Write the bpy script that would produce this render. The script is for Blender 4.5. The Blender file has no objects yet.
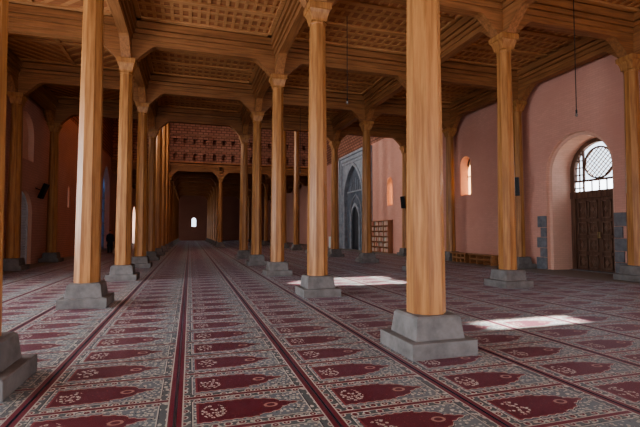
import bpy, bmesh, math, random
from mathutils import Vector, Matrix
random.seed(7)
S = bpy.context.scene
COL = S.collection

# ------------------------------------------------------------------ helpers
class MB:
    def __init__(s): s.v=[]; s.f=[]; s.m=[]
    def box(s,x0,x1,y0,y1,z0,z1,mat=0):
        b=len(s.v)
        s.v+=[(x0,y0,z0),(x1,y0,z0),(x1,y1,z0),(x0,y1,z0),(x0,y0,z1),(x1,y0,z1),(x1,y1,z1),(x0,y1,z1)]
        for f in [(0,3,2,1),(4,5,6,7),(0,1,5,4),(1,2,6,5),(2,3,7,6),(3,0,4,7)]:
            s.f.append(tuple(b+i for i in f)); s.m.append(mat)
    def loft(s,rings,n=8,rot=None,cx=0,cy=0,mat=0,flat=True):
        # rings: (z, apothem)
        if rot is None: rot=math.pi/n
        b=len(s.v)
        for z,a in rings:
            r=a/math.cos(math.pi/n)
            for i in range(n):
                t=rot+2*math.pi*i/n
                s.v.append((cx+r*math.cos(t),cy+r*math.sin(t),z))
        for k in range(len(rings)-1):
            for i in range(n):
                j=(i+1)%n
                s.f.append((b+k*n+i,b+k*n+j,b+(k+1)*n+j,b+(k+1)*n+i)); s.m.append(mat)
        s.f.append(tuple(b+i for i in reversed(range(n)))); s.m.append(mat)
        s.f.append(tuple(b+(len(rings)-1)*n+i for i in range(n))); s.m.append(mat)
    def prism(s,p0,p1,mat=0):
        # two matching closed 3d loops
        n=len(p0); b=len(s.v)
        s.v+=list(p0)+list(p1)
        s.f.append(tuple(b+i for i in range(n))); s.m.append(mat)
        s.f.append(tuple(b+n+i for i in reversed(range(n)))); s.m.append(mat)
        for i in range(n):
            j=(i+1)%n
            s.f.append((b+j,b+i,b+n+i,b+n+j)); s.m.append(mat)
    def strip(s,inner,outer,x0,x1,mat=0,axis='x'):
        # band between two open polylines (same count) extruded
        def P(p,x): return (x,p[0],p[1]) if axis=='x' else (p[0],x,p[1])
        n=len(inner)
        for i in range(n-1):
            a,b,c,d=inner[i],inner[i+1],outer[i+1],outer[i]
            s.prism([P(a,x0),P(b,x0),P(c,x0),P(d,x0)],[P(a,x1),P(b,x1),P(c,x1),P(d,x1)],mat)
    def mesh(s,name,mats,bevel=None,smooth=False):
        me=bpy.data.meshes.new(name); me.from_pydata(s.v,[],s.f); 
        for m in mats: me.materials.append(m)
        for p,mi in zip(me.polygons,s.m): p.material_index=mi; p.use_smooth=smooth
        bm=bmesh.new(); bm.from_mesh(me)
        bmesh.ops.recalc_face_normals(bm,faces=bm.faces)
        if bevel:
            bmesh.ops.bevel(bm,geom=[e for e in bm.edges],offset=bevel,segments=1,affect='EDGES',profile=0.5)
        bm.to_mesh(me); bm.free()
        return me
def obj(name,me,parent=None,loc=(0,0,0),rot=(0,0,0)):
    o=bpy.data.objects.new(name,me); COL.objects.link(o)
    o.location=loc; o.rotation_euler=rot
    if parent: o.parent=parent
    return o
def tag(o,label=None,cat=None,group=None,kind=None):
    if label: o["label"]=label
    if cat: o["category"]=cat
    if group: o["group"]=group
    if kind: o["kind"]=kind
    return o
def empty(name,loc=(0,0,0),rot=(0,0,0)):
    o=bpy.data.objects.new(name,None); COL.objects.link(o); o.location=loc; o.rotation_euler=rot
    o.empty_display_size=0.2; return o

# ------------------------------------------------------------------ node helper
class NT:
    def __init__(s,name):
        s.mat=bpy.data.materials.new(name); s.mat.use_nodes=True
        s.t=s.mat.node_tree; s.n=s.t.nodes; s.l=s.t.links
        s.b=s.n['Principled BSDF']
    def new(s,t,**k):
        n=s.n.new(t)
        for a,b in k.items(): setattr(n,a,b)
        return n
    def m(s,op,a,b=0.0,c=None):
        n=s.new('ShaderNodeMath',operation=op)
        for i,x in enumerate([a,b]+([c] if c is not None else [])):
            if isinstance(x,(int,float)): n.inputs[i].default_value=x
            else: s.l.new(x,n.inputs[i])
        return n.outputs[0]
    def mix(s,f,a,b):
        n=s.new('ShaderNodeMix',data_type='RGBA')
        for i,x in ((0,f),(6,a),(7,b)):
            if isinstance(x,(int,float)): n.inputs[i].default_value=x
            elif isinstance(x,tuple): n.inputs[i].default_value=(*x,1) if len(x)==3 else x
            else: s.l.new(x,n.inputs[i])
        return n.outputs[2]
    def coord(s,scale=(1,1,1),out='Object'):
        tc=s.new('ShaderNodeTexCoord'); mp=s.new('ShaderNodeMapping'); mp.inputs['Scale'].default_value=scale
        s.l.new(tc.outputs[out],mp.inputs[0]); return mp.outputs[0]
    def noise(s,vec,scale,detail=4,rough=.55):
        n=s.new('ShaderNodeTexNoise'); n.inputs['Scale'].default_value=scale; n.inputs['Detail'].default_value=detail
        n.inputs['Roughness'].default_value=rough
        s.l.new(vec,n.inputs['Vector']); return n.outputs['Fac']
    def ramp(s,f,stops):
        n=s.new('ShaderNodeValToRGB'); e=n.color_ramp.elements
        while len(e)<len(stops): e.new(0.5)
        for i,(p,c) in enumerate(stops): e[i].position=p; e[i].color=(*c,1)
        s.l.new(f,n.inputs[0]); return n.outputs[0]
    def bump(s,h,st=.3,dist=.01):
        n=s.new('ShaderNodeBump'); n.inputs['Strength'].default_value=st; n.inputs['Distance'].default_value=dist
        s.l.new(h,n.inputs['Height']); s.l.new(n.outputs[0],s.b.inputs['Normal'])
    def out(s,c,rough=.6,spec=.5):
        if isinstance(c,tuple): s.b.inputs['Base Color'].default_value=(*c,1)
        else: s.l.new(c,s.b.inputs['Base Color'])
        s.b.inputs['Roughness'].default_value=rough
        s.b.inputs['Specular IOR Level'].default_value=spec
        return s.mat

def wood(name,c1,c2,axis='z',rough=.45,sc=1.0):
    t=NT(name); k={'x':(.5,9,9),'y':(9,.5,9),'z':(9,9,.5)}[axis]
    v=t.coord(tuple(a*sc for a in k))
    g=t.noise(v,1.6,5,.6)
    v2=t.coord((.6,.6,.6)); g2=t.noise(v2,1.2,2)
    c=t.ramp(g,[(.36,c2),(.62,c1)])
    dk=t.mix(.35,c,tuple(x*.55 for x in c2))
    c=t.mix(g2,c,dk)
    t.bump(g,.2,.008)
    return t.out(c,rough,.35)
M_col=wood('column_wood',(.48,.235,.088),(.27,.115,.04),'z',.42)
M_beamx=wood('beam_wood_x',(.38,.17,.07),(.22,.095,.038),'x',.55)
M_beamy=wood('beam_wood_y',(.38,.17,.07),(.22,.095,.038),'y',.55)
M_ceil=wood('ceiling_plank_wood',(.42,.18,.08),(.29,.115,.052),'x',.65)
M_batten=wood('ceiling_batten_wood',(.56,.29,.13),(.42,.20,.085),'x',.6)
M_dark=wood('dark_door_wood',(.20,.11,.07),(.10,.05,.032),'z',.5)
M_furn=wood('furniture_wood',(.48,.24,.11),(.30,.14,.06),'y',.5)

def stone(name,c1,c2,sc=6,bs=.3):
    t=NT(name); v=t.coord(); n=t.noise(v,sc,8,.65); n2=t.noise(v,sc*7,4)
    c=t.ramp(n,[(.3,c2),(.7,c1)]); t.bump(n2,bs,.006); return t.out(c,.75,.3)
M_stone=stone('pedestal_stone',(.22,.20,.185),(.12,.108,.10),3,.08)
M_gstone=stone('grey_portal_stone',(.42,.45,.49),(.25,.275,.31),2)
M_quoin=stone('quoin_stone',(.24,.24,.25),(.13,.13,.14),4)
M_gstone2=stone('shaded_niche_stone',(.17,.195,.23),(.10,.12,.15),3)
def flat(name,c,rough=.6,spec=.4):
    t=NT(name); v=t.coord(); n=t.noise(v,12,3)
    return t.out(t.mix(n,tuple(x*.8 for x in c),tuple(min(1,x*1.15) for x in c)),rough,spec)
M_black=flat('black_plastic',(.015,.015,.017),.4)
M_white=flat('white_paint',(.7,.7,.68),.5)
M_cord=flat('cord_rubber',(.02,.018,.016),.6)
M_metal=flat('brass_metal',(.45,.33,.14),.35)
def pane(name,c):
    t=NT(name); tr=t.new('ShaderNodeBsdfTranslucent'); tr.inputs[0].default_value=(*c,1)
    t.l.new(tr.outputs[0],t.n['Material Output'].inputs[0]); return t.mat
M_pane=pane('frosted_pane',(.48,.36,.26)); M_bpane=pane('dimming_blue_pane',(.20,.26,.36)); M_wpane=pane('sun_stop_glass',(.5,.52,.55))
def plaster(name,c,c2,mort=.82,bw=.26):
    t=NT(name); tc=t.new('ShaderNodeTexCoord'); sx=t.new('ShaderNodeSeparateXYZ'); t.l.new(tc.outputs['Object'],sx.inputs[0])
    cb=t.new('ShaderNodeCombineXYZ')
    s1=t.m('ADD',sx.outputs[0],sx.outputs[1]); t.l.new(s1,cb.inputs[0]); t.l.new(sx.outputs[2],cb.inputs[1])
    br=t.new('ShaderNodeTexBrick'); t.l.new(cb.outputs[0],br.inputs['Vector'])
    br.inputs['Scale'].default_value=1; br.inputs['Brick Width'].default_value=bw; br.inputs['Row Height'].default_value=bw/3
    br.inputs['Mortar Size'].default_value=.008*bw/.26; br.inputs['Mortar Smooth'].default_value=.6
    br.inputs['Color1'].default_value=(*c,1); br.inputs['Color2'].default_value=(*[x*.92 for x in c],1); br.inputs['Mortar'].default_value=(*[x*mort for x in c],1)
    n=t.noise(tc.outputs['Object'],.5,6,.6)
    r=t.ramp(n,[(.35,(0,0,0)),(.75,(1,1,1))])
    cc=t.mix(r,br.outputs[0],c2)
    t.bump(br.outputs['Fac'],-.15,.01)
    return t.out(cc,.85,.2)
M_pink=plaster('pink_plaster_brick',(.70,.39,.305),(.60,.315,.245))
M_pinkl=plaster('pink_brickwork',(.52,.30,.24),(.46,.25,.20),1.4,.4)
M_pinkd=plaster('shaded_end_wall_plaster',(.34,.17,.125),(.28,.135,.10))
M_reveal=plaster('reveal_plaster',(.76,.48,.37),(.66,.40,.30))
t=NT('brown_brick'); v=t.coord()
tc=t.new('ShaderNodeTexCoord'); sx=t.new('ShaderNodeSeparateXYZ'); t.l.new(tc.outputs['Object'],sx.inputs[0])
cb=t.new('ShaderNodeCombineXYZ'); t.l.new(t.m('ADD',sx.outputs[0],sx.outputs[1]),cb.inputs[0]); t.l.new(sx.outputs[2],cb.inputs[1])
br=t.new('ShaderNodeTexBrick'); t.l.new(cb.outputs[0],br.inputs['Vector'])
br.inputs['Scale'].default_value=1; br.inputs['Brick Width'].default_value=.55; br.inputs['Row Height'].default_value=.28; br.inputs['Mortar Size'].default_value=.04
br.inputs['Color1'].default_value=(.42,.20,.14,1); br.inputs['Color2'].default_value=(.30,.135,.09,1); br.inputs['Mortar'].default_value=(.15,.07,.045,1)
M_brick=t.out(br.outputs[0],.8,.2)

# ---- prayer carpet
t=NT('prayer_carpet'); tc=t.new('ShaderNodeTexCoord'); sx=t.new('ShaderNodeSeparateXYZ'); t.l.new(tc.outputs['Object'],sx.inputs[0])
W=1.30; C=.72
x=sx.outputs[0]; y=sx.outputs[1]
u=t.m('ADD',t.m('DIVIDE',x,W),.5)
v=t.m('FRACT',t.m('DIVIDE',y,C))
av=t.m('ABSOLUTE',t.m('SUBTRACT',v,.5))      # 0..0.5
au=t.m('ABSOLUTE',t.m('SUBTRACT',u,.5))
RED=(.15,.006,.014); MAR=(.05,.004,.011); CRM=(.47,.44,.355); OLV=(.095,.115,.11); NAV=(.016,.02,.036); ROSE=(.23,.035,.038)
def vor(scale,rand=1.0,feat='F1'):
    n=t.new('ShaderNodeTexVoronoi'); n.feature=feat; n.inputs['Scale'].default_value=scale; n.inputs['Randomness'].default_value=rand
    t.l.new(tc.outputs['Object'],n.inputs['Vector']); return n.outputs['Distance']
vd=vor(8.5,.25); vd2=vor(22,.8); vd3=vor(15,1.0)
def lt(a,b): return t.m('LESS_THAN',a,b)
def gt(a,b): return t.m('GREATER_THAN',a,b)
def mul(a,b): return t.m('MULTIPLY',a,b)
orn=t.mix(lt(vd3,.36),OLV,CRM)
orn=t.mix(lt(vd,.32),orn,CRM)
orn=t.mix(lt(vd,.22),orn,RED)
orn=t.mix(lt(vd,.09),orn,CRM)
orn=t.mix(mul(lt(vd2,.16),gt(vd,.32)),orn,NAV)
c=orn
inner=mul(lt(av,.35),lt(au,.385))
innerl=mul(lt(av,.378),lt(au,.40))
innerm=mul(lt(av,.367),lt(au,.394))
c=t.mix(innerl,c,NAV)
c=t.mix(innerm,c,CRM)
sp=t.mix(lt(vd2,.36),(.15,.175,.175),(.47,.44,.355))
sp=t.mix(lt(vd2,.12),sp,ROSE)
sp=t.mix(lt(vd3,.14),sp,NAV)
c=t.mix(inner,c,sp)
def clamp01(q): return t.m('MINIMUM',t.m('MAXIMUM',q,0.0),1.0)
def prof():
    a=mul(lt(u,.54),.295)
    s1=clamp01(t.m('DIVIDE',t.m('SUBTRACT',u,.54),.17))
    round_=mul(.245,t.m('SQRT',t.m('SUBTRACT',1.0,mul(s1,mul(s1,.72)))))
    s2=clamp01(t.m('DIVIDE',t.m('SUBTRACT',u,.71),.145))
    tip=mul(.098,t.m('POWER',t.m('SUBTRACT',1.0,s2),1.15))
    mid=mul(gt(u,.5399),lt(u,.71)) 
    return t.m('ADD',t.m('ADD',a,mul(mid,round_)),mul(gt(u,.7099),tip))
pw=prof()
nd=t.m('SUBTRACT',pw,av)
scal=mul(.010,t.m('SINE',mul(u,95.0)))
nds=t.m('ADD',nd,scal)
ulow=gt(u,.135); ulow2=gt(u,.15)
c=t.mix(mul(mul(gt(nds,-.026),ulow),lt(u,.875)),c,NAV)
c=t.mix(mul(mul(gt(nds,-.014),ulow),lt(u,.87)),c,CRM)
c=t.mix(mul(mul(gt(nds,.0),ulow),lt(u,.865)),c,ROSE)
fieldc=t.mix(lt(vd2,.13),(.115,.004,.011),(.26,.06,.05))
c=t.mix(mul(mul(gt(nd,.020),ulow2),lt(u,.85)),c,fieldc)
def ell(uc,ur,vr):
    return t.m('ADD',t.m('POWER',t.m('DIVIDE',t.m('ABSOLUTE',t.m('SUBTRACT',u,uc)),ur),2.0),t.m('POWER',t.m('DIVIDE',av,vr),2.0))
bq=ell(.25,.085,.20); md=ell(.64,.05,.07)
c=t.mix(mul(lt(bq,1.0),lt(vd2,.40)),c,CRM)
c=t.mix(mul(lt(bq,1.0),lt(vd2,.18)),c,ROSE)
c=t.mix(mul(lt(md,1.0),gt(md,.35)),c,(.36,.20,.15))
c=t.mix(gt(av,.455),c,CRM)
c=t.mix(gt(av,.468),c,RED)
c=t.mix(gt(au,.448),c,CRM)
c=t.mix(gt(au,.458),c,RED)
c=t.mix(gt(au,.491),c,NAV)
nz=t.noise(tc.outputs['Object'],1.3,4)
c=t.mix(mul(nz,.2),c,MAR)
fz=t.noise(tc.outputs['Object'],160,2)
t.bump(fz,.4,.004)
M_carpet=t.out(c,.48,.5)
t.b.inputs['Sheen Weight'].default_value=.07
t.b.inputs['Sheen Roughness'].default_value=.35
t.b.inputs['Sheen Tint'].default_value=(.75,.82,1,1)

# ------------------------------------------------------------------ layout
XL2,XL1,XR1,XR2,XW=-7.05,-2.12,3.10,8.92,14.02
WL,WR=-7.6,14.6
ROW=5.2
NEAR0,NEAR1,FAR0,FAR1=-6.0,26.0,46.8,84.0
CAPZ0,CAPZ1=6.9,7.42

# floor
b=MB(); b.box(-40,30,-14,95,-.2,0)
fl=obj('floor',b.mesh('floor',[flat('floor_stone',(.28,.26,.23),.8)])); tag(fl,kind='structure')

# carpets
b=MB(); b.box(-W/2+.004,W/2-.004,-5.5,83.5,0.0,.014)
me=b.mesh('prayer_carpet',[M_carpet])
k0=-.1+W/2
for i in range(-5,10):
    cx=k0+i*1.305
    if cx-W/2<WL+.05 or cx+W/2>WR-.05: continue
    o=obj('prayer_carpet',me,loc=(cx,0.0,0.0))
    tag(o,'long red prayer carpet strip with repeated cream-edged niche motifs','carpet','prayer carpet strips covering the hall floor')

# ------------------------------------------------------------------ columns
def ring_shaft(h0,h1,a0,a1):
    b=MB()
    b.loft([(h0,a0*1.0),(h0+.10,a0),(h0+(h1-h0)*.5,(a0+a1)/2*1.01),(h1,a1)],8)
    return b.mesh('shaft',[M_col])
b=MB()
b.loft([(0,.47),(.19,.47),(.20,.462)],4)
b.loft([(.20,.355),(.47,.322),(.50,.29)],4)
me_ped=b.mesh('pedestal',[M_stone],bevel=.003)
def cap_mesh(z0,z1):
    b=MB()
    b.loft([(z0,.198),(z0+.02,.208),(z0+.06,.208),(z0+.08,.198)],8)
    b.loft([(z0+.08,.20),(z0+.14,.203),(z0+.28,.235),(z0+.36,.265),(z0+.37,.295),(z1,.30)],4)
    return b.mesh('capital',[M_col],bevel=.004)
me_cap=cap_mesh(CAPZ0,CAPZ1); me_sh=ring_shaft(.50,CAPZ0,.243,.19)
TALL=12.6
me_capT=cap_mesh(TALL-.52,TALL); me_shT=ring_shaft(.50,TALL-.52,.25,.19)
def column(x,y,label,tall=False):
    e=empty('column',(x,y,.014))
    tag(e,label,'column','wooden columns of the prayer hall')
    for n,m in (('pedestal',me_ped),('shaft',me_shT if tall else me_sh),('capital',me_capT if tall else me_cap)):
        o=obj(n,m,e)
        if n=='pedestal': o["label"]='grey stone pedestal block on square slab'
    return e
lab='golden deodar wood column with moulded capital on grey stone pedestal'
labw='golden wooden column standing against the pink wall on stone pedestal'
for y in [5.2,10.4,15.6,20.8,26.0]:
    column(XL1,y,lab); column(XR1,y,lab)
    if y>6: column(XR2,y,lab); column(XW,y,labw)
    if y>20: column(XL2,y,'shaded wooden column against dim pink wall on stone pedestal')
for y in [31.2,36.4,41.6]:
    column(XL1,y,'very tall wooden column rising into the high hall',True)
    column(XR2,y,'very tall wooden column rising into the high hall',True)
yy=46.8
while yy<82:
    for x in (XL1,XR1,XR2): column(x,yy,'distant slender wooden column in the dim far hall')
    yy+=ROW

# ------------------------------------------------------------------ beams
def haunch(length0,length1,cols,zc,zb):
    pts=[]
    for c in cols:
        for (d,z) in ((-.92,zb),(-.80,zb-.05),(-.42,zc+.14),(-.32,zc),(.32,zc),(.42,zc+.14),(.80,zb-.05),(.92,zb)):
            pts.append((c+d,z))
    pts=[(length0,zb)]+[p for p in pts if length0<p[0]<length1]+[(length1,zb)]
    return pts
ZB=7.98
def beam(axis,pos,a,bb,cols,mat,name='ceiling_beam',dz=0.0,label=None):
    m=MB()
    pts=haunch(a,bb,cols,CAPZ1+.014+dz,ZB+dz)
    top=8.22+dz
    def P(s,w,z): return (s,w,z) if axis=='x' else (w,s,z)
    for i in range(len(pts)-1):
        (s0,z0),(s1,z1)=pts[i],pts[i+1]
        if s1-s0<1e-5: continue
        q0=[P(s0,-.15,z0),P(s1,-.15,z1),P(s1,-.15,top),P(s0,-.15,top)]
        q1=[P(s0,.15,z0),P(s1,.15,z1),P(s1,.15,top),P(s0,.15,top)]
        m.prism(q0,q1)
    for w,z0,z1 in ((.20,8.16,8.30),(.26,8.34,8.48),(.32,8.50,8.74),(.18,8.2,8.7)):
        if axis=='x': m.box(a,bb,-w,w,z0+dz,z1)
        else: m.box(-w,w,a,bb,z0+dz,z1)
    me=m.mesh(name,[mat])
    o=obj(name,me,loc=(0,pos,0) if axis=='x' else (pos,0,0))
    tag(o,label or 'moulded wooden ceiling beam with angled haunches over the columns','beam','ceiling beams')
    return o
xcols=[XL2,XL1,XR1,XR2,XW]
for y in [0,5.2,10.4,15.6,20.8,26.0]: beam('x',y,WL+.02,WR-.02,xcols,M_beamx)
yy=46.8
while yy<82: beam('x',yy,WL+.02,WR-.02,xcols,M_beamx); yy+=ROW
nearrows=[0,5.2,10.4,15.6,20.8,26.0]
farrows=[46.8+ROW*i for i in range(7)]
for x in (XL1,XR1,XR2):
    beam('y',x,NEAR0+.02,26.3,nearrows,M_beamy,dz=.004)
    beam('y',x,46.5,FAR1-.02,farrows,M_beamy,dz=.004)
for x in (XL2-.1,XW+.1):
    beam('y',x,NEAR0+.02,26.3,nearrows,M_beamy,dz=.004,label='wooden wall plate beam along the top of pink wall')
    beam('y',x,46.5,FAR1-.02,farrows,M_beamy,dz=.004,label='wooden wall plate beam along the top of pink wall')

# ------------------------------------------------------------------ ceilings
def diag(m,x0,x1,y0,y1,step,w,z0,z1,sgn):
    c=(x0+y0) if sgn>0 else (y0-x1)
    end=(x1+y1) if sgn>0 else (y1-x0)
    c+=step/2
    while c<end:
        pts=[]
        for X in (x0,x1):
            Y=c-sgn*X
            if y0<=Y<=y1: pts.append((X,Y))
        for Y in (y0,y1):
            X=(c-Y)*sgn
            if x0<X<x1: pts.append((X,Y))
        if len(pts)>=2:
            (ax,ay),(bx,by)=pts[0],pts[1]; L=math.hypot(bx-ax,by-ay)
            if L>.1:
                nx,ny=-(by-ay)/L*w,(bx-ax)/L*w
                q=[(ax+nx,ay+ny),(bx+nx,by+ny),(bx-nx,by-ny),(ax-nx,ay-ny)]
                m.prism([(*p,z0) for p in q],[(*p,z1) for p in q],1)
        c+=step
def ceiling(name,y0,y1,fine=True):
    m=MB(); m.box(WL-.9,WR+1.3,y0,y1,8.84,9.0,0)
    rows=([nearrows[0]-ROW*2,nearrows[0]-ROW]+nearrows) if fine else farrows
    xs=[WL,XL1,XR1,XR2,WR]
    for r in rows:
        for bi,(a,bb) in enumerate(zip(xs[:-1],xs[1:])):
            X0,X1=a+.33,bb-.33; Y0,Y1=max(y0,r+.33),min(y1-.02,r+ROW-.33)
            if Y1-Y0<1: continue
            for (p,q,rr,s_) in ((X0,X1,Y0,Y0+.14),(X0,X1,Y1-.14,Y1),(X0,X0+.14,Y0,Y1),(X1-.14,X1,Y0,Y1)):
                m.box(p,q,rr,s_,8.76,8.84,1)
            if fine and bi==0:
                ym=(Y0+Y1)/2; xm=(X0+X1)/2
                m.box(X0,X1,ym-.07,ym+.07,8.77,8.84,1); m.box(xm-.07,xm+.07,Y0,Y1,8.775,8.84,1)
                for k in range(1,7):
                    yk=Y0+(ym-Y0)*k/7; m.box(X0,X1,yk-.06,yk+.06,8.805,8.84,1)
                for (p,q,sx_) in ((X0,xm,1),(xm,X1,-1)):
                    diag(m,p,q,ym,Y1,.55,.06,8.81,8.84,-sx_)
            else:
                # three framed panels, each filled with small shallow rectangular coffers
                np_=3
                for k in range(1,np_):
                    yk=Y0+(Y1-Y0)*k/np_; m.box(X0,X1,yk-.10,yk+.10,8.77,8.84,1)
                n=9 if fine else 6
                for i in range(1,n):
                    if i%3==0 and fine: continue
                    yb=Y0+(Y1-Y0)*i/n
                    m.box(X0,X1,yb-.075,yb+.075,8.812,8.84,1)
                n=16 if fine else 5
                for i in range(1,n):
                    xb=X0+(X1-X0)*i/n
                    m.box(xb-.055,xb+.055,Y0,Y1,8.815,8.84,1)
    o=obj(name,m.mesh(name,[M_ceil,M_batten])); tag(o,kind='structure'); return o
ceiling('ceiling',NEAR0,26.3)
ceiling('ceiling',46.5,FAR1+.5,False)
m=MB(); m.box(WL-1,WR+1.4,25.9,47.2,14.0,14.2)
tag(obj('ceiling',m.mesh('ceiling',[M_ceil])),kind='structure')

# ------------------------------------------------------------------ walls with openings
def arch(yc,w,z0,zs,n=16,pointed=0):
    pts=[(yc-w/2,z0),(yc+w/2,z0)]
    if not pointed:
        for i in range(n+1):
            a=math.pi*i/n; pts.append((yc+w/2*math.cos(a),zs+w/2*math.sin(a)))
    else:
        R=w*pointed; d=R-w/2; A=math.acos(d/R)
        for i in range(n//2+1):
            a=A*i/(n//2); pts.append((yc-d+R*math.cos(a),zs+R*math.sin(a)))
        for i in range(n//2-1,-1,-1):
            a=A*i/(n//2); pts.append((yc+d-R*math.cos(a),zs+R*math.sin(a)))
    return pts
def cut(base_me,cutters):
    o=bpy.data.objects.new('tmpw',base_me); COL.objects.link(o); tmp=[]
    for cmb in cutters:
        cm=cmb.mesh('tmpc',[M_reveal]); co=bpy.data.objects.new('tmpc',cm); COL.objects.link(co); tmp.append(co)
        md=o.modifiers.new('b','BOOLEAN'); md.operation='DIFFERENCE'; md.solver='EXACT'; md.object=co
    dg=bpy.context.evaluated_depsgraph_get(); dg.update()
    me=bpy.data.meshes.new_from_object(o.evaluated_get(dg))
    for c in tmp: bpy.data.objects.remove(c)
    bpy.data.objects.remove(o)
    return me
def cx(profile0,x0,profile1,x1):
    m=MB(); m.prism([(x0,p[0],p[1]) for p in profile0],[(x1,p[0],p[1]) for p in profile1]); return m
WRT=1.35
DC=13.1
def rect(y0,y1,z0,z1): return [(y0,z0),(y1,z0),(y1,z1),(y0,z1)]
cutters=[cx(arch(DC,3.05,-.5,4.05),WR-.5,arch(DC,3.05,-.5,4.05),WR+.16),
         cx(arch(DC,2.8,-.5,4.05),WR-.4,arch(DC,2.5,-.5,4.15),WR+WRT+.3),
         cx(rect(6.0,6.55,3.25,3.85),WR-.4,rect(5.9,6.7,3.15,4.75),WR+WRT+.3)]  # last one: unseen slit window, sized so its sun patch lands on the carpet
WINS=(20.2,29.6)
for wy in WINS:
    cutters.append(cx(arch(wy,.9,3.65,5.35),WR-.3,arch(wy,.9,3.65,5.35),WR+WRT+.3))
for wy in (-2.0,1.6): cutters.append(cx(arch(wy,2.0,2.8,5.4),WR-.3,arch(wy,2.0,2.8,5.4),WR+WRT+.3))  # unseen openings added so lamps outside can light the left wall
m=MB(); m.box(WR,WR+WRT,NEAR0,FAR1,0,9.0)
wr=obj('wall_right',cut(m.mesh('wall_right',[M_pink,M_reveal]),cutters)); tag(wr,kind='structure')
for i,wy in enumerate(WINS):
    p=arch(wy,.9,3.65,5.35); wn=empty('window_%d'%(i+1),(0,0,0)); tag(wn,kind='structure')
    m=MB(); m.prism([(WR+.50,*q) for q in p],[(WR+.51,*q) for q in p]); obj('pane',m.mesh('pane',[M_pane]),wn)
    m=MB(); m.box(WR+.46,WR+.54,wy-.45,wy+.45,3.65,3.71); m.box(WR+.46,WR+.54,wy-.02,wy+.02,3.65,5.78); m.box(WR+.46,WR+.54,wy-.45,wy+.45,4.7,4.74)
    m.strip([(a*.88+wy*.12,b-.05) for a,b in p[2:]],p[2:],WR+.46,WR+.54)
    obj('frame',m.mesh('frame',[M_dark]),wn)
# left wall
cutters=[]
for wy in (2.6,7.8,13.0):
    p=arch(wy,3.6,-.5,4.2); cutters.append(cx(p,WL-1.4,p,WL+.4))
p=arch(23.6,2.2,-.5,2.5); cutters.append(cx(p,WL-.45,p,WL+.4))
p=arch(23.6,2.2,5.1,6.3); cutters.append(cx(p,WL-.25,p,WL+.4))
p=arch(31.3,.4,3.2,4.4); cutters.append(cx(p,WL-1.4,p,WL+.4))
pp=arch(44.3,3.6,-.5,5.2,20,.8); cutters.append(cx(pp,WL-1.4,pp,WL+.4))
for wy in (55,65.5,76):
    p=arch(wy,3.2,-.5,3.6); cutters.append(cx(p,WL-1.4,p,WL+.4))  # far-left openings added to bring light into the far aisle
m=MB(); m.box(WL-.9,WL,NEAR0,FAR1,0,9.0)
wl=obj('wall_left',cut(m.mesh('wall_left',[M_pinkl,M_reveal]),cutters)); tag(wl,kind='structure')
# glazed screen added in the courtyard portal to dim its bright opening
wn=empty('window_3',(0,0,0)); tag(wn,kind='structure')
pg=arch(44.3,3.58,0,5.2,20,.8)
m=MB(); m.prism([(WL-.45,*q) for q in pg],[(WL-.44,*q) for q in pg]); obj('pane',m.mesh('pane',[M_bpane]),wn)
m=MB()
for k in range(-3,4): m.box(WL-.5,WL-.4,44.3+k*.51-.05,44.3+k*.51+.05,0,6.4-abs(k)*.3)
for z in (.1,1.2,2.4,3.6,4.8): m.box(WL-.5,WL-.4,42.52,46.08,z,z+.1)
obj('frame',m.mesh('frame',[M_dark]),wn)
# pale lattice screen filling the blind arch
M_jali=stone('pale_screen_stone',(.80,.86,.93),(.62,.68,.76),4)
jl=empty('lattice_screen',(WL-.22,23.6,0)); tag(jl,'pale blue-grey lattice screen filling a blind wall arch','screen')
pin=arch(0,1.98,.0,2.5); pout=arch(0,2.18,.0,2.5)
m=MB(); m.strip(pin[1:]+[pin[0]],pout[1:]+[pout[0]],-.05,.05); m.box(-.05,.05,-1.0,1.0,0,.12); m.box(-.05,.05,-1,1,2.42,2.52); m.box(-.05,.05,-.04,.04,.1,3.45)
obj('frame',m.mesh('frame',[M_jali]),jl)
m=MB()
for i in range(-7,8): 
    yk=i*.13; zt=2.5+math.sqrt(max(0,1-yk*yk)); m.box(-.02,.02,yk-.03,yk+.03,.1,zt)
for i in range(1,26):
    zk=.1+i*.13; hw_=.98 if zk<2.5 else math.sqrt(max(0,1-(zk-2.5)**2))*.98
    m.box(-.02,.02,-hw_,hw_,zk-.03,zk+.03)
m.box(-.06,-.05,-.98,.98,.1,2.6)
obj('lattice',m.mesh('lattice',[M_jali]),jl)
# far end wall & back wall
def cy(p,y0,y1):
    m=MB(); m.prism([(a,y0,z) for a,z in p],[(a,y1,z) for a,z in p]); return m
m=MB(); m.box(WL-.9,WR+WRT,FAR1,FAR1+.8,0,9.0)
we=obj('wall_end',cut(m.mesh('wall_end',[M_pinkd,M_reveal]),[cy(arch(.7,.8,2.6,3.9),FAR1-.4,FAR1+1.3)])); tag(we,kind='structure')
m=MB(); m.box(WL-.9,WR+WRT,NEAR0-.8,NEAR0,0,9.0)
wb=obj('wall_back',cut(m.mesh('wall_back',[M_pink,M_reveal]),[cy(arch(xc,3.8,-.5,4.2),NEAR0-1.3,NEAR0+.5) for xc in (-4.7,.5,5.9,11.2)])); tag(wb,kind='structure')
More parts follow.
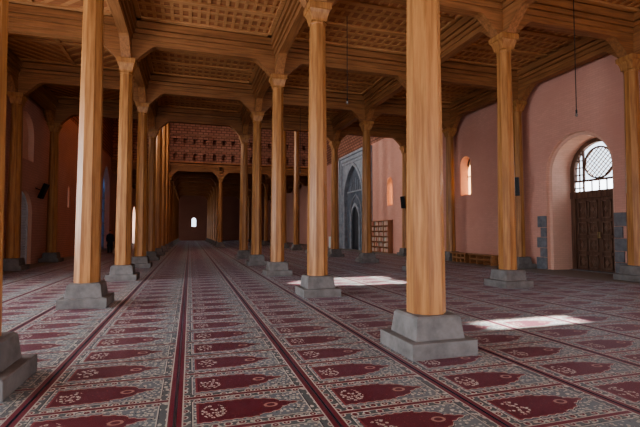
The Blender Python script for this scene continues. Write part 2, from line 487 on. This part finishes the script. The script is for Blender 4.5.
# high hall walls
cm=MB()
for i in range(21):
    xx=WL+1.05+i*1.0
    p=arch(xx,.42,9.25,9.75,8); cm.prism([(a,46.9,z) for a,z in p],[(a,47.45,z) for a,z in p])
    p=rect(xx-.2,xx+.2,11.0,11.5); cm.prism([(a,46.9,z) for a,z in p],[(a,47.45,z) for a,z in p])
m=MB(); m.box(WL-.9,WR+WRT,46.8+.35,47.6,8.3,14.0)
tag(obj('wall_clerestory_far',cut(m.mesh('w',[M_brick,M_ceil]),[cm])),kind='structure')
m=MB(); m.box(WL-.9,WR+WRT,25.4,25.95,9.0,14.0)
tag(obj('wall_clerestory_near',m.mesh('w',[M_brick])),kind='structure')
m=MB(); m.box(WR,WR+.6,25.9,47.3,9.0,14.0)
tag(obj('wall_clerestory_right',m.mesh('w',[M_brick])),kind='structure')
m=MB(); m.box(WL-.6,WL,25.9,47.3,9.0,14.0)
cs=[cx(arch(wy,2.6,9.8,11.4),WL-1.3,arch(wy,2.6,9.8,11.4),WL+.4) for wy in (29,33.5,38)]
tag(obj('wall_clerestory_left',cut(m.mesh('w',[M_brick,M_reveal]),cs)),kind='structure')
M_rail=wood('clerestory_rail_wood',(.40,.20,.12),(.28,.13,.08),'x',.6)
m=MB()
for z in (8.75,10.3,11.9): m.box(WL+.02,WR-.02,47.05,47.15,z,z+.12)
tag(obj('trim_1',m.mesh('trim',[M_rail])),kind='structure')

# ------------------------------------------------------------------ entrance door
d=empty('door_1',(WR+WRT-.18,DC,0)); tag(d,kind='structure')
ZT=3.15; ZS=4.15
m=MB(); hw=1.32
m.box(-.09,.09,-hw,-1.08,0,ZT); m.box(-.09,.09,1.08,hw,0,ZT); m.box(-.12,.12,-hw,hw,ZT-.14,ZT+.14)
inn=[];out=[]
for i in range(21):
    a=math.pi*i/20; inn.append((1.10*math.cos(a),ZS+1.10*math.sin(a))); out.append((1.32*math.cos(a),ZS+1.32*math.sin(a)))
m.strip(inn,out,-.09,.09)
m.box(-.09,.09,-hw,-1.10,ZT,ZS+.01); m.box(-.09,.09,1.10,hw,ZT,ZS+.01)
obj('door_frame',m.mesh('door_frame',[M_dark]),d)
M_leaf=wood('carved_panel_wood',(.27,.165,.115),(.14,.08,.055),'z',.45)
leafm=MB(); lw=1.085
leafm.box(-.03,.03,0,lw,.0,ZT-.13,0)
for (z0,z1) in ((.12,.66),(.80,1.34),(1.48,2.02),(2.16,2.88)):
    for (y0,y1) in ((.08,.49),(.57,.98)):
        leafm.box(-.075,-.03,y0,y0+.05,z0,z1,1); leafm.box(-.075,-.03,y1-.05,y1,z0,z1,1)
        leafm.box(-.075,-.03,y0,y1,z0,z0+.05,1); leafm.box(-.075,-.03,y0,y1,z1-.05,z1,1)
        yc,zc=(y0+y1)/2,(z0+z1)/2
        leafm.prism([(-.03,yc-.13,zc),(-.03,yc,zc-.19),(-.03,yc+.13,zc),(-.03,yc,zc+.19)],[(-.08,yc-.07,zc),(-.08,yc,zc-.11),(-.08,yc+.07,zc),(-.08,yc,zc+.11)],1)
lme=leafm.mesh('door_leaf',[M_dark,M_leaf])
l1=obj('door_leaf',lme,d,(0,.0,0)); l2=obj('door_leaf',lme,d,(0,-lw,0))
for l,yk in ((l1,.04),(l2,lw-.04)):
    b=MB(); b.loft([(1.35,.012),(1.6,.012)],8,cx=-.11,cy=yk); b.box(-.12,-.03,yk-.012,yk+.012,1.37,1.39); b.box(-.12,-.03,yk-.012,yk+.012,1.56,1.58)
    obj('door_handle',b.mesh('door_handle',[M_metal]),l)
m=MB(); m.box(.0,.01,-1.12,1.12,ZT+.1,3.72); obj('sun_stop_pane',m.mesh('sun_stop_pane',[M_wpane]),d)  # translucent strip added to stop low sun and shorten the floor patch
# fanlight: rectangular panes, round lattice in the middle
m=MB()
zc0=4.42; rr=.60
a_=[];b_=[]
for i in range(33):
    a=2*math.pi*i/32; a_.append((rr*math.cos(a),zc0+rr*math.sin(a))); b_.append(((rr+.06)*math.cos(a),zc0+(rr+.06)*math.sin(a)))
m.strip(a_,b_,-.03,.03)
for k in range(-4,5):
    o_=k*.14; h_=math.sqrt(max(0,(rr+.01)**2-o_*o_)); w_=.010
    for (dx,dz) in ((.7071,.7071),(.7071,-.7071)):
        px,pz=-dz*o_,dx*o_
        q=[(px-dx*h_-dz*w_,zc0+pz-dz*h_+dx*w_),(px+dx*h_-dz*w_,zc0+pz+dz*h_+dx*w_),(px+dx*h_+dz*w_,zc0+pz+dz*h_-dx*w_),(px-dx*h_+dz*w_,zc0+pz-dz*h_-dx*w_)]
        m.prism([(-.02,*p) for p in q],[(.02,*p) for p in q])
m.box(-.04,.04,-1.1,1.1,3.70,3.77)
for k in (-.33,0,.33): m.box(-.03,.03,k-.018,k+.018,ZT+.1,3.72)
for s in (-1,1):
    m.box(-.04,.04,s*.70-.035,s*.70+.035,ZT+.1,ZS+math.sqrt(1.12**2-.7**2))
    m.box(-.03,.03,s*.90-.015,s*.90+.015,ZT+.1,ZS+math.sqrt(1.12**2-.9**2))
    for z in (3.45,4.0,4.3,4.6,4.85):
        lim=1.1 if z<ZS else math.sqrt(max(0,1.12**2-(z-ZS)**2))
        a0,a1=sorted((s*.70,s*lim)); m.box(-.03,.03,a0,a1,z-.018,z+.018)
obj('fanlight_lattice',m.mesh('fanlight_lattice',[M_dark]),d)
m=MB(); m.box(-.3,.4,-1.25,1.25,0,.03); obj('door_sill',m.mesh('door_sill',[M_quoin]),d)
# stone quoins around the doorway
m=MB()
for side in (-1,1):
    z=0.0
    for i,h in enumerate((.52,.40,.46,.42,.5)):
        wdt=(.55,.34,.50,.30,.46)[i]
        y0=DC+side*1.53; y1=y0+side*wdt
        m.box(WR-.06,WR+.15,min(y0,y1),max(y0,y1),z+.01,z+h-.01); z+=h
tag(obj('trim_2',m.mesh('trim',[M_quoin],bevel=.01)),kind='structure')

# ------------------------------------------------------------------ stone mihrab portal
PC=36.4; PW=7.2; PH=8.9
m=MB(); m.box(WR-.35,WR-.01,PC-PW/2,PC+PW/2,0,PH)
p1=arch(PC,4.6,-.5,4.3,20,.8)
me=cut(m.mesh('portal',[M_gstone,M_gstone2]),[cx(p1,WR-1,p1,WR+1)])
mp=empty('mihrab_portal',(0,0,.0)); tag(mp,'monumental grey stone prayer niche portal with pointed arch','portal')
obj('stone_surround',me,mp)
m=MB()
for (i0,i1,xx) in ((0,.22,.50),(.5,.62,.44),(.85,.92,.42)):
    a0,a1=PC-PW/2+i0,PC-PW/2+i1; b0,b1=PC+PW/2-i1,PC+PW/2-i0
    m.box(WR-xx,WR-.35,a0,a1,0,PH-i0); m.box(WR-xx,WR-.35,b0,b1,0,PH-i0); m.box(WR-xx,WR-.35,a0,b1,PH-i1,PH-i0)
for k in range(20):
    zz=.4+k*.4
    for s in (-1,1):
        yb=PC+s*(PW/2-.36); m.box(WR-.40,WR-.35,yb-.09,yb+.09,zz,zz+.26)
ai=arch(PC,4.6,0,4.3,20,.8)[2:]; ao=arch(PC,5.1,0,4.3,20,.8)[2:]
m.strip(ai,ao,WR-.42,WR-.35); 
obj('carved_frame',m.mesh('carved_frame',[M_gstone]),mp)
m=MB(); m.box(WR-.03,WR-.005,PC-2.35,PC+2.35,0,7.9)
obj('niche_back',m.mesh('niche_back',[M_gstone2]),mp)  # stone darkened in colour as shade, so the niche looks deeper
m=MB()
for (w0,w1,zs_,xx) in ((1.9,2.3,2.6,.20),(2.7,2.85,3.0,.12)):
    ai=arch(PC,w0,0,zs_,16,.8)[2:]; ao=arch(PC,w1,0,zs_,16,.8)[2:]
    m.strip(ai,ao,WR-xx,WR-.04)
    for s in (-1,1):
        a0,a1=sorted((PC+s*w0/2,PC+s*w1/2)); m.box(WR-xx,WR-.04,a0,a1,0,zs_)
m.box(WR-.14,WR-.04,PC-2.2,PC+2.2,5.3,5.42)
for k in range(-3,4): m.box(WR-.1,WR-.04,PC+k*.45-.03,PC+k*.45+.03,5.4,6.6-abs(k)*.22)
obj('inner_niche_arch',m.mesh('inner_niche_arch',[M_gstone]),mp)
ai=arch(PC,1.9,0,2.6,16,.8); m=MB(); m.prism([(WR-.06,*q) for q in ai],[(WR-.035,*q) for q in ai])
obj('niche_shade_panel',m.mesh('niche_shade_panel',[flat('niche_shade',(.03,.034,.042),.3)]),mp)  # dark sheet standing in for shade, gives the flat inner arch depth

# ------------------------------------------------------------------ bookshelf with books
bsy0,bsy1=29.1,32.5; bx0,bx1=WR-.42,WR-.03; BH=2.45
M_shelf=wood('shelf_wood',(.55,.28,.16),(.38,.18,.10),'z')
bs=empty('bookshelf',((bx0+bx1)/2,(bsy0+bsy1)/2,.0)); tag(bs,'open wooden bookshelf full of religious books against pink wall','bookshelf')
L=bsy1-bsy0
m=MB(); m.box(.16,.195,-L/2,L/2,0,BH); m.box(-.195,.16,-L/2,-L/2+.04,0,BH); m.box(-.195,.16,L/2-.04,L/2,0,BH); m.box(-.22,.195,-L/2-.03,L/2+.03,BH,BH+.06)
for i in (1,2,3): m.box(-.195,.16,-L/2+L*i/4-.015,-L/2+L*i/4+.015,0,BH)
obj('carcass',m.mesh('carcass',[M_shelf]),bs)
m=MB(); m.box(-.19,.16,-L/2+.04,L/2-.04,0,.03); sme=m.mesh('shelf',[M_shelf])
nsh=6
for i in range(nsh): obj('shelf',sme,bs,(0,0,.05+i*BH/nsh))
bookm=[flat('book_cover_%d'%i,c) for i,c in enumerate([(.85,.52,.42),(.6,.22,.15),(.85,.74,.63),(.5,.5,.43),(.78,.5,.32)])]
bmes=[]
for mt in bookm:
    m=MB(); m.box(-.08,.08,-.03,.03,0,.27); m.box(-.078,.084,-.026,.026,.005,.265)
    bmes.append(m.mesh('book',[mt]))
for i in range(nsh):
    for c in range(4):
        y=-L/2+L*c/4+.09
        while y<-L/2+L*(c+1)/4-.09:
            o=obj('book',random.choice(bmes),None,((bx0+bx1)/2-.10,(bsy0+bsy1)/2+y,.082+i*BH/nsh))
            o.scale=(1,1,random.uniform(.85,1.1))
            tag(o,'hardback religious book standing upright on bookshelf','book','books on the wooden bookshelf')
            y+=random.choice((.085,.1,.13))
# small white cabinet near the portal
wc=empty('white_cabinet',(WR-.9,40.6,.0)); tag(wc,'small white painted cabinet standing beside stone portal','cabinet')
m=MB(); m.box(-.25,.25,-.5,.5,.0,1.1); m.box(-.28,.28,-.53,.53,1.1,1.14); obj('body',m.mesh('body',[M_white]),wc)
m=MB(); m.box(-.27,-.25,.01,.47,.12,1.06); dm=m.mesh('cabinet_door',[M_white]); obj('cabinet_door',dm,wc); obj('cabinet_door',dm,wc,(0,-.48,0))

# ------------------------------------------------------------------ low benches by the wall
def bench(y0,y1):
    L=y1-y0; e=empty('bench',(WR-.75,(y0+y1)/2,.0)); tag(e,'long low wooden bench standing along pink wall','bench','benches along the wall')
    m=MB(); m.box(-.22,.22,-L/2,L/2,.44,.50); obj('seat',m.mesh('seat',[M_furn],bevel=.008),e)
    m=MB(); m.box(-.17,-.12,-L/2+.1,L/2-.1,.20,.28); m.box(.12,.17,-L/2+.1,L/2-.1,.20,.28); obj('stretcher',m.mesh('stretcher',[M_furn]),e)
    m=MB(); m.box(-.18,.18,-.035,.035,0,.44); lm=m.mesh('leg',[M_furn])
    n=4
    for i in range(n): obj('leg',lm,e,(0,-L/2+.15+(L-.3)*i/(n-1),0))
bench(16.9,18.8); bench(18.95,20.3); bench(21.6,24.6)

# ------------------------------------------------------------------ loudspeakers
def speaker(loc,rot,gap=.3):
    e=empty('loudspeaker',loc,rot); tag(e,'black column loudspeaker tilted on a wall bracket','loudspeaker','wall loudspeakers')
    m=MB(); m.prism([(-.14,-.11,-.4),(.14,-.11,-.4),(.11,.09,-.4),(-.11,.09,-.4)],[(-.14,-.11,.4),(.14,-.11,.4),(.11,.09,.4),(-.11,.09,.4)]); obj('cabinet',m.mesh('cabinet',[M_black],bevel=.01),e)
    for zc in (-.24,0,.24):
        m=MB()
        for i in range(12):
            a=2*math.pi*i/12; a2=2*math.pi*(i+1)/12
            m.prism([(.06*math.cos(a),-.12,zc+.06*math.sin(a)),(.06*math.cos(a2),-.12,zc+.06*math.sin(a2)),(.09*math.cos(a2),-.12,zc+.09*math.sin(a2)),(.09*math.cos(a),-.12,zc+.09*math.sin(a))],
                    [(.06*math.cos(a),-.11,zc+.06*math.sin(a)),(.06*math.cos(a2),-.11,zc+.06*math.sin(a2)),(.09*math.cos(a2),-.11,zc+.09*math.sin(a2)),(.09*math.cos(a),-.11,zc+.09*math.sin(a))])
        obj('driver_ring',m.mesh('driver_ring',[M_cord]),e)
    m=MB(); m.box(-.02,.02,.09,.09+gap,-.02,.02); obj('bracket',m.mesh('bracket',[M_black]),e)
speaker((WL+.38,25.0,3.7),(math.radians(22),0,math.radians(80)),.34)
speaker((XW-.33,25.75,3.6),(math.radians(12),0,math.radians(-52)),.14)
speaker((XW-.33,15.35,3.6),(math.radians(12),0,math.radians(-52)),.14)

# ------------------------------------------------------------------ pendant lamps
M_bulb=flat('opal_glass',(.25,.22,.2),.2)
def pendant(x,y,z):
    e=empty('pendant_lamp',(x,y,z)); tag(e,'small bulb lamp hanging on a long thin cord','lamp','hanging cord lamps')
    m=MB(); m.loft([(.12,.011),(8.76-z,.011)],6); obj('cord',m.mesh('cord',[M_cord]),e)
    m=MB(); m.loft([(.0,.025),(.1,.025),(.13,.012)],10); obj('socket',m.mesh('socket',[M_black]),e)
    m=MB(); m.loft([(-.10,.01),(-.09,.025),(-.06,.038),(-.03,.035),(0,.02)],12); obj('bulb',m.mesh('bulb',[M_bulb],smooth=True),e)
pendant(11.2,10.0,5.2); pendant(4.9,13.0,5.9); pendant(5.9,23.2,5.0)

# ------------------------------------------------------------------ person
M_skin=flat('skin',(.42,.24,.16),.5); M_cloth=flat('navy_cloth',(.02,.03,.06),.8); M_hair=flat('black_hair',(.012,.01,.01),.6); M_trous=flat('dark_trousers',(.03,.035,.045),.8)
def person(loc,rz):
    e=empty('person',loc,(0,0,rz)); tag(e,'person in dark navy long shirt and trousers standing upright','person')
    V=[(0,0,.95),(0,0,1.12),(0,.0,1.30),(0,0,1.42),(0,-.01,1.50),(0,-.015,1.58),(0,-.01,1.68)]
    R=[.14,.125,.135,.07,.05,.075,.06]
    E=[(0,1),(1,2),(2,3),(3,4),(4,5),(5,6)]
    for s in (-1,1):
        b0=len(V); V+=[(s*.17,0,1.38),(s*.22,.01,1.12),(s*.23,-.05,.88),(s*.235,-.08,.80)]; R+=[.055,.042,.03,.032]
        E+=[(3,b0),(b0,b0+1),(b0+1,b0+2),(b0+2,b0+3)]
        for k,(dx,dy) in enumerate(((.0,-.035),(.0,-.012),(.0,.01),(.0,.03))):
            q=len(V); ln=(.07,.08,.077,.06)[k]
            V+=[(s*.235,-.08+dy,.765),(s*.232,-.085+dy,.765-ln)]; R+=[.0095,.008]; E+=[(b0+3,q),(q,q+1)]
        q=len(V); V+=[(s*.215,-.125,.80),(s*.205,-.14,.765)]; R+=[.010,.009]; E+=[(b0+3,q),(q,q+1)]
        l0=len(V); V+=[(s*.09,0,.90),(s*.10,-.01,.50),(s*.105,.01,.09),(s*.11,-.14,.035)]; R+=[.085,.058,.04,.035]
        E+=[(0,l0),(l0,l0+1),(l0+1,l0+2),(l0+2,l0+3)]
    me=bpy.data.meshes.new('body'); me.from_pydata(V,E,[]); o=bpy.data.objects.new('body',me); COL.objects.link(o)
    sk=o.modifiers.new('s','SKIN'); o.modifiers.new('ss','SUBSURF').levels=1
    for i,r in enumerate(R): me.skin_vertices[0].data[i].radius=(r,r)
    me.skin_vertices[0].data[0].use_root=True
    dg=bpy.context.evaluated_depsgraph_get(); dg.update(); me2=bpy.data.meshes.new_from_object(o.evaluated_get(dg)); bpy.data.objects.remove(o)
    me2.materials.clear(); me2.materials.append(M_skin)
    for p in me2.polygons: p.use_smooth=True
    obj('body',me2,e)
    def oval(rings,n=16):
        m=MB()
        for z,a,b2,cy_ in rings:
            for i in range(n):
                t=2*math.pi*i/n; m.v.append((a*math.cos(t),cy_+b2*math.sin(t),z))
        for k in range(len(rings)-1):
            for i in range(n):
                j=(i+1)%n; m.f.append((k*n+i,k*n+j,(k+1)*n+j,(k+1)*n+i)); m.m.append(0)
        return m
    m=oval([(.55,.22,.17,0),(.75,.205,.165,0),(1.0,.18,.15,0),(1.2,.185,.15,0),(1.36,.205,.13,0),(1.44,.14,.10,0),(1.48,.075,.07,0)])
    obj('shirt',m.mesh('shirt',[M_cloth],smooth=True),e)
    for s in (-1,1):
        m=MB(); pts=[((s*.16,0,1.40),.075),((s*.22,.01,1.12),.06),((s*.23,-.045,.90),.045)]; n=12
        for (c,r) in pts:
            for i in range(n):
                t=2*math.pi*i/n; m.v.append((c[0]+r*math.cos(t),c[1]+r*math.sin(t),c[2]))
        for k in range(2):
            for i in range(n):
                j=(i+1)%n; m.f.append((k*n+i,k*n+j,(k+1)*n+j,(k+1)*n+i)); m.m.append(0)
        obj('sleeve',m.mesh('sleeve',[M_cloth],smooth=True),e)
        m=MB(); m.loft([(.07,.06),(.45,.085),(.8,.10)],12,cx=s*.1,cy=0); obj('trouser_leg',m.mesh('trouser_leg',[M_trous],smooth=True),e)
        m=MB(); m.box(s*.029-.009,s*.029+.009,-.088,-.08,1.603,1.612); obj('eye',m.mesh('eye',[M_hair]),e)
    bm=bmesh.new(); bmesh.ops.create_uvsphere(bm,u_segments=16,v_segments=10,radius=.1); 
    for vv in bm.verts: vv.co=Vector((vv.co.x*.82,vv.co.y*.95+.012,vv.co.z*.9+1.645))
    bmesh.ops.delete(bm,geom=[vv for vv in bm.verts if vv.co.z<1.60 or (vv.co.y<-.03 and vv.co.z<1.67)],context='VERTS')
    me=bpy.data.meshes.new('hair'); bm.to_mesh(me); bm.free(); me.materials.append(M_hair); obj('hair',me,e)
    m=MB(); m.prism([(-.012,-.085,1.56),(.012,-.085,1.56),(0,-.085,1.60)],[(-.006,-.108,1.565),(.006,-.108,1.565),(0,-.09,1.60)]); obj('nose',m.mesh('nose',[M_skin]),e)
person((-5.55,34.2,.014),math.radians(30))

# ------------------------------------------------------------------ camera
cam=bpy.data.cameras.new('camera'); cam.lens=24; cam.sensor_width=36; cam.clip_end=500
co=bpy.data.objects.new('camera',cam); COL.objects.link(co); co.location=(0,0,1.6)
yaw=math.atan(130/426.7); pit=math.atan(18.5/426.7)
fw=Vector((math.sin(yaw)*math.cos(pit),math.cos(yaw)*math.cos(pit),math.sin(pit)))
co.rotation_euler=fw.to_track_quat('-Z','Y').to_euler()
S.camera=co

# ------------------------------------------------------------------ lights
w=bpy.data.worlds.new('world'); S.world=w; w.use_nodes=True
w.node_tree.nodes['Background'].inputs[0].default_value=(.72,.85,1.0,1); w.node_tree.nodes['Background'].inputs[1].default_value=2.8
sun=bpy.data.lights.new('sun','SUN'); sun.energy=55; sun.angle=.018; sun.color=(1,.98,.95)
so=obj('sun',sun); dv=Vector((-1,-.01,-.41)); so.rotation_euler=dv.to_track_quat('-Z','Y').to_euler()
def area(loc,dirv,sx,sy,e,col):
    l=bpy.data.lights.new('opening_fill_area','AREA'); l.shape='RECTANGLE'; l.size=sx; l.size_y=sy; l.energy=e; l.color=col  # area lamps added outside the openings to fill the interior with light
    o=obj('opening_fill_area',l,loc=loc); o.rotation_euler=Vector(dirv).to_track_quat('-Z','Z').to_euler(); return o
for wy in (2.6,7.8,13.0): area((WL-1.3,wy,3.2),(1,0,.12),3.4,5.4,780,(.84,.92,1))
for xc in (-4.7,.5,5.9,11.2): area((xc,NEAR0-1.2,3.2),(0,1,.12),3.6,5.4,190,(.92,.94,1))
for wy in (-2.0,1.6): area((WR+WRT+.2,wy,4.6),(-1,.5,-.05),1.9,3.4,420,(.92,.95,1))  # added fill from the unseen right openings, aimed at the left wall
for wy in (29,33.5,38): area((WL-1.2,wy,11),(1,0,-.2),2.4,2.4,1000,(1,.97,.95))
for wy in (55,65.5,76): area((WL-1.3,wy,2.6),(1,0,0),3.0,4.8,380,(1,.97,.95))  # added fill lamps to brighten the far aisle
try: S.view_settings.look='AgX - Medium High Contrast'
except Exception as ex: print(ex)
